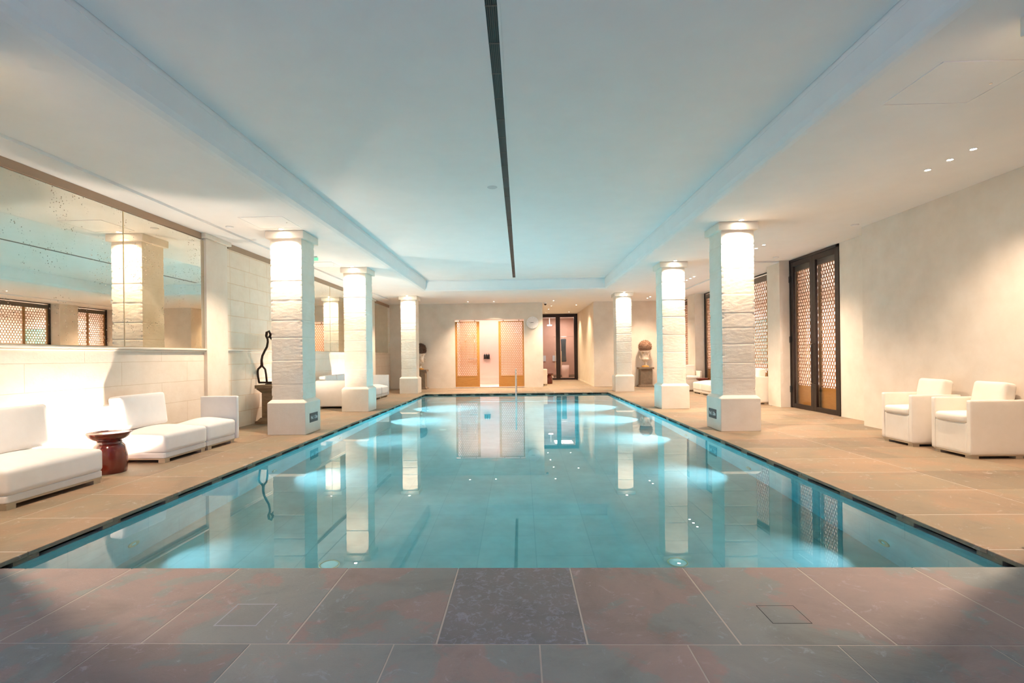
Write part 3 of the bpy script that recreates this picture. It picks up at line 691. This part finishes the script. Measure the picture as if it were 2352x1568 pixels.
# ------------------------------------------------------------------ lights as fittings
def downlight(label, x, y, z, group, power, r=.028, angle=95, blend=.6, color=WARM, glow=None, size=.02, tilt=(0,0,0), n=1):
    o = thing('recessed_downlight', label, 'ceiling light', (x, y, z), 0, group)
    t = MB(); t.lathe([(r, -.001), (r*1.35, -.001), (r*1.35, -.006), (r*1.3, -.007), (r, -.004), (r, -.001)], 0, 0, 24); t.build('trim_ring', M_white, o, True)
    g = MB(); g.lathe([(0, -.0015), (r, -.0015), (r, -.0025), (0, -.0025)], 0, 0, 24); g.build('lamp_face', glow or M_glow, o)
    if power: lamp('SPOT', 'lamp', (0, 0, -.012), power, color, o, rot=tilt, size=size, angle=angle, blend=blend)
    return o
G1 = 'spotlights grazing the columns'
for nm, cx, y0 in (('nearest left', CLx, 6.965), ('middle left', CLx, 9.895), ('farthest left', CLx, 14.667), ('nearest right', CRx, 6.95), ('middle right', CRx, 9.857), ('farthest right', CRx, 14.61)):
    downlight('bright recessed spotlight in front of the top of the %s column' % nm, cx, y0-.085, ZC, G1, POWER['column'], angle=112, blend=.75, size=.018, glow=M_glow2)
downlight('bright recessed spotlight behind the column at the top right corner', CRx, 2.27+.532+.085, ZC, G1, POWER['column'], angle=112, blend=.75, glow=M_glow2)
downlight('recessed spotlight causing the glow on the ceiling at the top left edge', CLx, 2.89, ZC, G1, POWER['column'], angle=112, blend=.75, glow=M_glow2)
G2 = 'ceiling spots over the right deck'
for gi, ys in enumerate(((4.60, 4.845, 5.105), (8.48, 8.75, 9.02), (11.83, 12.10, 12.36), (15.80, 16.16))):
    for k, yv in enumerate(ys):
        where = ['above the two armchairs', 'in the group above the glazed door', 'seen between the middle and nearest right columns', 'above the right-hand potted ball'][gi]
        downlight('%s ceiling spot %s' % (['nearest', 'second', 'third'][k], where), 4.0, yv, ZC, G2, POWER['ceil']*(.55, 1.1, 1.1, 1.1)[gi], r=.022, glow=M_glow2, angle=118, blend=1, color=WARM)
for lab, x, y in (('ceiling spot above the left shower screen', -1.683, 16.43), ('ceiling spot above the right shower screen', -.85, 16.50), ('ceiling spot just in front of the alcove', 1.074, 16.50)):
    downlight(lab, x, y, ZC, 'ceiling spots at the far wall', POWER['ceil']*2.3, r=.022, glow=M_glow2, angle=105, blend=1)
for i, (x, y) in enumerate(((1.122, 18.23), (1.082, 19.49), (1.064, 20.9), (1.985, 18.05), (1.99, 20.9))):
    downlight(['nearest', 'second', 'deepest'][i] + ' ceiling spot on the left side of the alcove' if i < 3 else ['nearer', 'deeper'][i-3] + ' ceiling spot on the right side of the alcove', x, y, ZC, 'alcove ceiling spots', POWER['alcove'], r=.022, glow=M_glow2, angle=110, blend=1, color=(1,.78,.5))
lamp('AREA', 'shower_lamp', (-1.05, 17.8, 2.6), POWER['shower'], PINK, sx=(1.8, .5))
lamp('AREA', 'service_room_lamp', (1.9, 23.3, 2.78), 85, PINK, sx=(.8, .8))
for y in (8.2, 11.4, 14.4, 16.6): lamp('SPOT', 'corridor_lamp', (7.2, y, 2.78), POWER['corridor']*1.6, (1, .88, .82), size=.05, angle=165, blend=.5)
el = thing('emergency_light', 'bluish white emergency light seen through the far glass door', 'ceiling light', (1.34, 23.5, 2.46))
t = MB(); t.box(-.10, .10, -.03, .03, -.04, .0); t.build('lamp_face', M_blue, el, bevel=.01)
t = MB(); t.box(-.02, .02, -.02, .02, 0, ZC-2.46); t.build('stem', M_white, el)
# floor uplights between the sofas, plus an added hidden one to brighten the niche
for lab, y in (('recessed floor uplight against the wall between the two nearest sofas', 4.80), ('recessed floor uplight against the left wall farther on', 12.18), ('unseen floor uplight added to brighten the niche behind the nearest left column', 9.35)):
    o = thing('floor_uplight', lab, 'floor light', (XL+(.2 if y == 9.35 else .34), y, 0), 0, 'floor uplights on the left wall')
    t = MB(); t.lathe([(.035,.001),(.05,.001),(.05,.006),(.036,.007),(.035,.001)], 0, 0, 24); t.build('trim_ring', M_chrome, o, True)
    t = MB(); t.lathe([(0,.002),(.035,.002),(.035,.003),(0,.003)], 0, 0, 24); t.build('lamp_face', M_glow2, o)
    lamp('SPOT', 'lamp', (0, 0, .02), POWER['up']*(.95 if y == 9.35 else 1), WARM2, o, rot=(PI, -.1, 0), size=.03, angle=160, blend=.5)
# underwater fittings
def pool_light(label, x, y, z, rot, power, r=.052):
    o = thing('underwater_light', label, 'pool light', (x, y, z), 0, 'underwater lights in the pool walls')
    o.rotation_euler = rot
    t = MB(); t.lathe([(r*.42,.001),(r,.001),(r,.006),(r*.9,.010),(r*.5,.010),(r*.42,.006),(r*.42,.001)], 0, 0, 32); t.build('bezel', M_brass, o, True)
    t = MB(); t.lathe([(0,.001),(r*.42,.001),(r*.42,.005),(0,.006)], 0, 0, 24); t.build('lens', M_lens, o, True)
    if power: lamp('AREA', 'lamp', (0, 0, .014), power, COOL, o, rot=(PI, -.12 if x < 0 else .12, 0), size=.06, spread=108)
    return o
POOLK = [9, 24, 46, 112, 225]
nth = ['first', 'second', 'third', 'fourth', 'fifth', 'sixth']
for k, y in enumerate((3.52, 5.57, 7.65, 9.72, 11.8)):
    pool_light('%s underwater light along the left pool wall, counted from the near end' % nth[k], PL, y, -.67, (0, PI/2, 0), POOLK[k])
    pool_light('%s underwater light along the right pool wall, counted from the near end' % nth[k], PR, y, -.67, (0, -PI/2, 0), POOLK[k])
for lab, x, y in (('round floor inlet at the near left of the pool floor', -1.34, 3.50), ('round floor inlet at the near right of the pool floor', 1.06, 3.54), ('round floor inlet halfway up the left of the pool floor', -1.34, 8.64), ('round floor inlet halfway up the right of the pool floor', 1.10, 8.70)):
    o = thing('floor_inlet', lab, 'pool inlet', (x, y, PB), 0, 'round inlets in the pool floor')
    t = MB(); t.lathe([(0,.004),(.02,.006),(.05,.004),(.062,.001),(.062,0),(0,0)], 0, 0, 28); t.build('cover', M_lens, o, True)
    t = MB(); t.lathe([(.060,.001),(.070,.001),(.070,.005),(.060,.006),(.060,.001)], 0, 0, 28); t.build('bezel', M_brass, o, True)

# ------------------------------------------------------------------ ceiling fittings
vt = thing('ceiling_vent', 'long slotted air grille down the middle of the ceiling', 'air grille', (-.148, 0, ZT))
t = MB(); t.box(-.035, .035, -1.4, 13.35, -.0005, -.0001); t.build('dark_slot', M_black, vt)
t = MB()
for x in (-.052, .036): t.box(x, x+.016, -1.4, 13.35, -.005, -.0001)
t.box(-.052, .052, 13.35, 13.36, -.005, -.0001); t.build('frame', M_ceil, vt)
t = MB()
for k in range(5): x = -.0245+k*.01225; t.box(x-.0016, x+.0016, -1.4, 13.35, -.006, -.001)
y = .1
while y < 13.3: t.box(-.036, .036, y, y+.008, -.0045, -.001); y += .36
t.build('slats', M_header, vt)
def hatch(label, x0, x1, y0, y1):
    o = thing('ceiling_hatch', label, 'hatch', ((x0+x1)/2, (y0+y1)/2, ZC), 0, 'access hatches in the side ceilings')
    w, h = (x1-x0)/2, (y1-y0)/2
    t = MB(); g = .006
    t.box(-w, w, -h, -h+g, -.006, -.0002); t.box(-w, w, h-g, h, -.006, -.0002); t.box(-w, -w+g, -h+g, h-g, -.006, -.0002); t.box(w-g, w, -h+g, h-g, -.006, -.0002); t.build('frame', M_white, o)
    t = MB(); t.box(-w+.009, w-.009, -h+.009, h-.009, -.004, -.0002); t.build('panel', M_ceil, o)
    t = MB(); t.lathe([(0,-.008),(.009,-.008),(.009,-.004),(0,-.004)], w*.75, 0, 16); t.build('latch', M_chrome, o)
hatch('flush ceiling hatch in the top right corner of the photo', 2.61, 3.21, 3.20, 3.74)
hatch('flush ceiling hatch above the nearest left column', -3.50, -2.94, 6.27, 6.83)
hatch('small flush hatch in the ceiling beyond the nearest left column', -3.95, -3.45, 9.3, 9.85)
for lab, x, y, z, r in (('round white smoke detector on the right ceiling near the glazed door', 4.68, 7.25, ZC, .05), ('round white detector on the left ceiling by the nearest column', -3.86, 6.72, ZC, .05), ('small round detector on the right ceiling beside the middle window', 4.75, 9.6, ZC, .05)):
    o = thing('smoke_detector', lab, 'detector', (x, y, z), 0, 'round ceiling detectors')
    t = MB(); t.lathe([(0,-.022),(r*.6,-.02),(r*.9,-.012),(r,-.001),(0,-.001)], 0, 0, 28); t.build('housing', M_white, o, True)
o = MB(); o.lathe([(0,-.003),(.058,-.003),(.06,-.0005),(0,-.0005)], 0, 0, 32); q = o.build('ceiling_speaker', M_header and plain('grey_speaker_mesh', (.55,.56,.56), .8)); q.location = (-.32*S, 6.2*S, ZT*S); tag(q, 'faint round flush speaker in the middle ceiling left of the long grille', 'speaker')
ex = thing('exit_sign', 'small green lit exit sign hanging beyond the nearest left column', 'exit sign', (-3.565, 8.78, ZC))
t = MB(); t.box(-.06, .06, -.012, .012, -.02, 0); t.build('bracket', M_white, ex)
t = MB(); t.box(-.075, .075, -.004, .004, -.075, -.02); t.build('panel', M_green, ex)

# ------------------------------------------------------------------ furniture
def feet(root, D, Wd, x0=0, mat=None):
    for fx in (x0+.02, x0+D-.09):
        for fy in (.02, Wd-.09):
            t = MB(); t.box(fx, fx+.07, fy, fy+.07, 0, .036); t.build('foot', M_footwood, root)
def sofa_module(label, loc, rz, D, Wd, back=False, arm=None, group=None, mat=None, backarm=False):
    mat = mat or M_fabric
    o = thing('sofa_module', label, 'sofa', loc, rz, group)
    t = MB(); t.box(.015, D-.015, .012, Wd-.012, .034, .048); t.build('plinth', M_footwood, o)
    t = MB(); t.soft(.008, D-.012, .006, Wd-.006, .046, .105, .012); t.build('base', mat, o, True)
    x0 = .07 if back else 0
    t = MB(); t.soft(x0, D, .0, Wd, .098, .292, .035, top=.058, n=16); t.build('seat_cushion', mat, o, True)
    if back:
        t = MB(); t.soft(0, .075, .006, Wd-.006, .06, .60, .014, n=10); t.build('backrest', mat, o, True)
        M = Matrix.Translation((.15, 0, .32)) @ Matrix.Rotation(-.12, 4, 'Y') @ Matrix.Translation((-.15, 0, -.32))
        t = MB(); t.soft(.085, .225, .015, Wd-.02, .325, .685, .03, front=.012, n=14, M=M); t.build('back_cushion', mat, o, True)
    if arm:
        ya = Wd-.002 if arm == 'high' else -.05
        t = MB(); t.soft(0, D+.012, ya, ya+.052, .046, .585, .010, n=10); t.build('arm_panel', mat, o, True)
    feet(o, D, Wd)
    return o
GS = 'white sofa modules along the left wall'
sofa_module('white upholstered sofa module cut off by the left edge of the photo', (-4.29, 3.50, 0), 0, .66, .85, True, None, GS)
sofa_module('white sofa module just behind the red stool, with a tall back cushion', (-4.29, 5.115, 0), 0, .66, .70, True, None, GS)
sofa_module('low white sofa module with an upright panel at its far end, before the pilaster', (-4.09, 5.83, 0), 0, .46, .58, False, 'high', GS)
s4 = sofa_module('white sofa module showing its flat near side between the first two left columns', (-4.29, 10.60, 0), 0, .66, .70, True, 'low', GS)
sofa_module('white sofa module with back cushion farther along behind the middle left column', (-4.29, 11.31, 0), 0, .66, .55, True, None, GS)
sofa_module('low white sofa module peeping out right of the middle left column', (-4.20, 12.45, 0), 0, .60, .66, False, None, GS)
sofa_module('white sofa module with an end panel, just right of the middle left column', (-4.05, 13.12, 0), 0, .46, .60, False, 'high', GS)
GR = 'cream sofa modules by the right windows'
sofa_module('puffy cream ottoman module on the right, nearer of the pair between the columns', (5.24, 13.26, 0), PI, .62, .62, False, None, GR, M_cream)
sofa_module('puffy cream ottoman module on the right, next to the far red stool', (5.24, 13.90, 0), PI, .62, .62, False, None, GR, M_cream)

def armchair(label, loc, rz, group='cream armchairs'):
    D, Wd = .53, .475
    o = thing('armchair', label, 'armchair', loc, rz, group)
    t = MB(); t.box(.02, D-.01, .01, Wd-.01, .028, .045); t.build('plinth', M_footwood, o)
    t = MB(); t.soft(.03, D-.004, .045, Wd-.045, .04, .345, .012, n=10); t.build('seat_base', M_cream, o, True)
    for ya in (0, Wd-.05):
        t = MB(); t.soft(0, D, ya, ya+.05, .04, .567, .010, n=10); t.build('armrest', M_cream, o, True)
    t = MB(); t.soft(0, .06, .04, Wd-.04, .04, .560, .012, n=10); t.build('backrest', M_cream, o, True)
    t = MB(); t.soft(.07, D+.012, .053, Wd-.053, .338, .425, .030, top=.014, n=14, front=.006); t.build('seat_cushion', M_cream, o, True)
    M = Matrix.Translation((.10, 0, .42)) @ Matrix.Rotation(-.20, 4, 'Y') @ Matrix.Translation((-.10, 0, -.42))
    t = MB(); t.soft(.075, .205, .055, Wd-.055, .40, .725, .034, front=.012, n=14, M=M); t.build('back_cushion', M_cream, o, True)
    feet(o, D, Wd)
    return o
armchair('cream armchair at the right edge, nearer of the pair by the right wall', (4.855, 5.515, 0), PI)
armchair('cream armchair by the right wall, farther of the pair', (4.80, 6.18, 0), PI)
armchair('cream armchair seen edge-on behind the nearest right column', (5.05, 11.02, 0), PI)
armchair('cream armchair facing the camera beyond the far red stool', (4.58, 14.96, 0), -PI/2)
armchair('white armchair half hidden behind the wall at the alcove mouth', (.40, 18.10, 0), 0)

def stool(label, loc):
    o = thing('side_table', label, 'side table', loc, 0, 'red turned side tables')
    t = MB(); t.lathe([(0,0),(.132,0),(.136,.006),(.139,.05),(.141,.12),(.139,.18),(.132,.228),(.118,.258),(.104,.272),(.098,.280),(.100,.292),(.094,.300),(0,.300)], 0, 0, 48); t.build('body', M_red, o, True)
    t = MB(); t.lathe([(0,.300),(.090,.300),(.108,.306),(.140,.322),(.165,.345),(.180,.372),(.182,.378),(.178,.380),(.160,.368),(.10,.362),(0,.360)], 0, 0, 48); t.build('dished_top', M_red, o, True)
    return o
st = stool('glossy oxblood turned side table in front of the bright wall at left', (-3.895, 4.73, 0))
copy_thing(st, (4.97, 14.13, 0), 0, 'oxblood turned side table far right, between ottoman and armchair')
copy_thing(st, (1.04, 19.15, 0), 0, 'orange-red turned side table peeping out at the alcove mouth')

# ------------------------------------------------------------------ iron sculpture on its plinth
pl = thing('carved_plinth', 'old carved oak plinth under the iron sculpture in the niche', 'plinth', (-4.07, 8.35, 0))
t = MB(); t.frustum(0, 0, 0, .05, .225, .225); t.frustum(0, 0, .05, .10, .205, .165); t.build('foot_moulding', M_plinth, pl, bevel=.006)
t = MB(); t.frustum(0, 0, .10, .50, .150, .150); t.build('shaft', M_plinth, pl, bevel=.006)
for rz in (0, PI/2, PI, -PI/2):
    t = MB(); t.box(-.095, .095, -.158, -.149, .15, .45); q = t.build('side_panel', M_plinth, pl, bevel=.004); q.rotation_euler = (0, 0, rz)
t = MB(); t.frustum(0, 0, .50, .555, .150, .200); t.frustum(0, 0, .555, .575, .205, .205); t.frustum(0, 0, .575, .63, .225, .225); t.build('top_moulding', M_plinth, pl, bevel=.006)
sc = thing('iron_sculpture', 'tall dark forged iron sculpture of looped legs standing on the plinth', 'sculpture', (-4.15, 8.35, .632))
def P(x, z): return (x, 0, z)
t = MB(); t.box(-.06, .20, -.05, .05, 0, .012); t.build('foot_plate', M_iron, sc)
for sgn, xo in ((1, 0.0), (-1, .16)):
    f_ = lambda pts: [(xo + sgn*x, .0 if sgn > 0 else .03, z) for x, z in pts]
    t = MB(); t.tube(f_([(-.185,.035),(-.20,.13),(-.205,.21),(-.195,.255),(-.16,.285),(-.135,.315),(-.138,.40),(-.125,.47),(-.085,.55),(-.045,.62),(-.03,.70),(-.033,.76)]), [.017,.016,.016,.017,.019,.024,.020,.018,.018,.018,.017,.016]); t.build('bent_leg', M_iron, sc, True)
    t = MB(); t.tube(f_([(-.135,.315),(-.11,.285),(-.08,.25),(-.065,.16),(-.055,.035)]), .016); t.tube(f_([(-.19,.03),(-.05,.03),(.08,.03)]), .017); t.build('stirrup_bar', M_iron, sc, True)
t = MB(); t.tube([(-.035,0,.75),(-.055,0,.80),(-.045,0,.86),(-.01,0,.88),(.01,.01,.83),(.0,.02,.78),(.03,.02,.74),(.08,.02,.74)], [.016,.02,.022,.02,.018,.018,.016,.014]); t.tube([(-.02,0,.77),(.03,.01,.83),(.09,.02,.87),(.12,.02,.82)], [.014,.02,.022,.016]); t.build('knotted_head', M_iron, sc, True)

# ------------------------------------------------------------------ urns with dried balls
def urn_set(x, y, lab1, lab2, twig):
    p = thing('stone_pedestal', lab1, 'pedestal', (x, y, 0), 0, 'pedestals at the far wall')
    t = MB(); t.frustum(0, 0, 0, .03, .245, .245, .205, .205); t.frustum(0, 0, .03, .07, .225, .19, .19, .18); t.build('foot', M_grey, p, bevel=.004)
    t = MB(); t.frustum(0, 0, .07, .575, .185, .185, .17, .17); t.build('shaft', M_grey, p)
    t = MB(); t.box(-.135, .135, -.173, -.168, .12, .53); t.build('recessed_panel', M_grey, p, bevel=.003)
    t = MB(); t.frustum(0, 0, .575, .635, .24, .24, .2, .2); t.build('cap', M_grey, p, bevel=.006)
    u = thing('potted_urn', lab2, 'potted plant', (x, y, .635), 0, 'white urns with dried clipped balls')
    t = MB(); t.lathe([(0,0),(.125,0),(.125,.02),(.105,.045),(.06,.06)], 0, 0, 12); t.build('foot_ring', M_gilt, u, True)
    t = MB(); t.lathe([(.06,.055),(.045,.08),(.038,.13),(.045,.16),(.075,.19),(.118,.22),(.135,.255),(.128,.28),(.118,.32),(.122,.40),(.140,.46),(.170,.505),(.176,.53),(.16,.53),(.12,.42),(0,.41)], 0, 0, 40); t.build('bowl', M_urn, u, True)
    for s_ in (-1, 1):
        t = MB(); t.tube([(s_*.12,0,.25),(s_*.17,0,.27),(s_*.185,0,.33),(s_*.165,0,.38),(s_*.12,0,.39)], .014); t.build('handle', M_urn, u, True)
    # dried ball: a core with many short twigs
    rnd = random.Random(int(x*10)); t = MB(); c0 = Vector((0, 0, .665)); Rr = .215
    t.lathe([(0, -.13+.665), (.16, -.13+.665), (.196, -.04+.665), (.20, .02+.665), (.18, .09+.665), (.13, .155+.665), (.06, .193+.665), (0, .20+.665)], 0, 0, 24)
    for k in range(1500):
        z = rnd.uniform(-.55, 1); a = rnd.uniform(0, 2*PI); rr = math.sqrt(1-z*z); d = Vector((rr*math.cos(a), rr*math.sin(a), z))
        q = c0 + d*.185; tip = c0 + d*(Rr + rnd.uniform(-.012, .018)) + Vector((rnd.uniform(-1,1), rnd.uniform(-1,1), rnd.uniform(-1,1)))*.016
        s1 = d.cross(Vector((0,0,1))).normalized()*.007; s2 = d.cross(s1).normalized()*.007
        t.add([q+s1, q-s1*.5+s2, q-s1*.5-s2, tip], [(0,1,3),(1,2,3),(2,0,3)])
    t.build('dried_foliage', twig, u)
urn_set(4.06, 16.79, 'grey-brown stone pedestal at the far wall between the right columns', 'white urn with a domed ball of brown twigs, right of the far right column', M_twig)
urn_set(-3.32, 16.79, 'grey-brown stone pedestal half hidden by the farthest left column', 'white urn with a dark twig ball half hidden by the farthest left column', M_twig2)

# ------------------------------------------------------------------ handrail
hr = thing('pool_handrail', 'slender steel handrail rising from the steps at the far end of the pool', 'handrail', (-.13, 13.4, 0))
pts = [(0,-.62,-.68),(0,-.60,0)] + [(0, -.60+.14-.14*math.cos(a), .56+.15*math.sin(a)) for a in [PI/2*k/8 for k in range(1, 9)]] + [(0, .2, .60), (0, .95, .46), (0, 1.18, .40), (0, 1.24, .34), (0, 1.24, 0)]
t = MB(); t.tube(pts, .019, 14); t.build('rail', M_chrome, hr, True)
t = MB(); t.lathe([(0,0),(.045,0),(.045,.01),(.02,.014),(0,.014)], 0, 1.24, 24); t.build('floor_flange', M_chrome, hr, True)

# ------------------------------------------------------------------ small things
for lab, pts in (('pale-rimmed square access lid in the near deck, left of centre', [(-1.227,2.165),(-1.060,2.165),(-1.054,1.985),(-1.222,1.99)]), ('dark-edged square access lid in the near deck, right of centre', [(.965,2.152),(1.117,2.152),(1.113,2.01),(.967,2.01)])):
    xs = [p[0] for p in pts]; ys = [p[1] for p in pts]; x0, x1, y0, y1 = min(xs), max(xs), min(ys), max(ys)
    o = thing('access_lid', lab, 'floor hatch', ((x0+x1)/2, (y0+y1)/2, 0), 0, 'access lids in the near deck'); w, h = (x1-x0)/2, (y1-y0)/2
    pale = x0 < 0
    t = MB(); g = .006 if pale else .0025
    t.box(-w, w, -h, -h+g, -.004, .0006); t.box(-w, w, h-g, h, -.004, .0006); t.box(-w, -w+g, -h+g, h-g, -.004, .0006); t.box(w-g, w, -h+g, h-g, -.004, .0006); t.build('rim', plain('pale_limescale_rim', (.42,.42,.46), .8) if pale else M_gutter, o)
    t = MB(); t.box(-w+g, w-g, -h+g, h-g, -.006, .0004, .42); t.build('lid', M_slate, o)
for lab, x, y in (('small metal door stop on the floor in front of the glazed door', 4.875, 8.15), ('small metal door stop at the foot of the right-hand pier', 4.93, 10.22)):
    o = thing('door_stop', lab, 'door stop', (x, y, 0), 0, 'floor door stops')
    t = MB(); t.lathe([(0,0),(.018,0),(.018,.012),(.012,.02),(0,.02)], 0, 0, 16); t.build('stud', M_chrome, o, True)
# through the far glass door
bn = thing('laundry_bin', 'tall pink round bin behind the far glass door', 'bin', (2.03, 23.4, 0))
t = MB(); t.lathe([(0,0),(.135,0),(.145,.02),(.165,.3),(.175,.60),(.165,.60),(.15,.3),(.13,.03),(0,.03)], 0, 0, 32); t.build('body', M_pink, bn, True)
rb = thing('hanging_robe', 'dark blue-grey robe hanging behind the far glass door', 'robe', (2.0, 23.9, 1.9))
t = MB(); t.soft(-.13, .13, -.07, .07, -1.15, -.08, .05, front=-.03, n=14); t.build('robe_body', plain('dark_robe_cloth', (.035,.05,.06), .9), rb, True)
t = MB(); t.tube([(-.14,0,-.12),(0,0,-.04),(.14,0,-.12)], .008); t.tube([(0,0,-.04),(0,0,.004)], .004); t.build('hanger', M_chrome, rb)
rr = MB(); rr.tube([(1.55,23.9,1.92),(2.62,23.9,1.92)], .012); tag(rr.build('clothes_rail', M_chrome, smooth=True), 'metal clothes rail behind the far glass door', 'rail')
for i, x in enumerate((1.10, 1.62)):
    t = MB(); t.box(x-.10, x+.10, 24.46, 24.5, .78, 1.05); tag(t.build('wall_notice', plain('pale_blue_notice', (.55,.66,.72), .5)), ['left', 'right'][i] + ' of the two pale blue notices on the wall behind the glass door', 'notice', 'pale notices in the service room')
o = thing('spray_bottle', 'small red and white spray bottle on the floor behind the glass door', 'bottle', (1.42, 22.9, 0))
t = MB(); t.lathe([(0,0),(.035,0),(.035,.1),(.012,.14),(.012,.16),(0,.16)], 0, 0, 16); t.build('bottle', M_white, o, True)
t = MB(); t.box(-.015,.03,-.012,.012,.16,.20); t.build('trigger_head', plain('red_plastic', (.55,.03,.03), .4), o)
# things in the corridor seen through the honeycomb
o = thing('orange_lamp', 'glowing orange lamp behind the honeycomb screens of the long right window', 'lamp', (6.0, 16.55, 0))
t = MB(); t.lathe([(0,0),(.2,0),(.2,.03),(.03,.05),(.03,1.16),(0,1.16)], 0, 0, 24); t.build('stand', M_dark, o, True)
t = MB(); t.lathe([(0,1.15),(.08,1.17),(.15,1.25),(.17,1.38),(.14,1.52),(.06,1.60),(0,1.60)], 0, 0, 32); t.build('shade', plain('orange_shade', (.9,.4,.1), .6, emit=(1,.36,.10), es=3), o, True)
t = MB(); t.box(6.9, 8.5, 17.36, 17.4, .7, 2.2); tag(t.build('wall_panel', mottled('teal_abstract_panel', (.10,.42,.45), (.42,.62,.50), 3)), 'teal abstract panel on the corridor wall behind the honeycomb screens', 'wall panel')
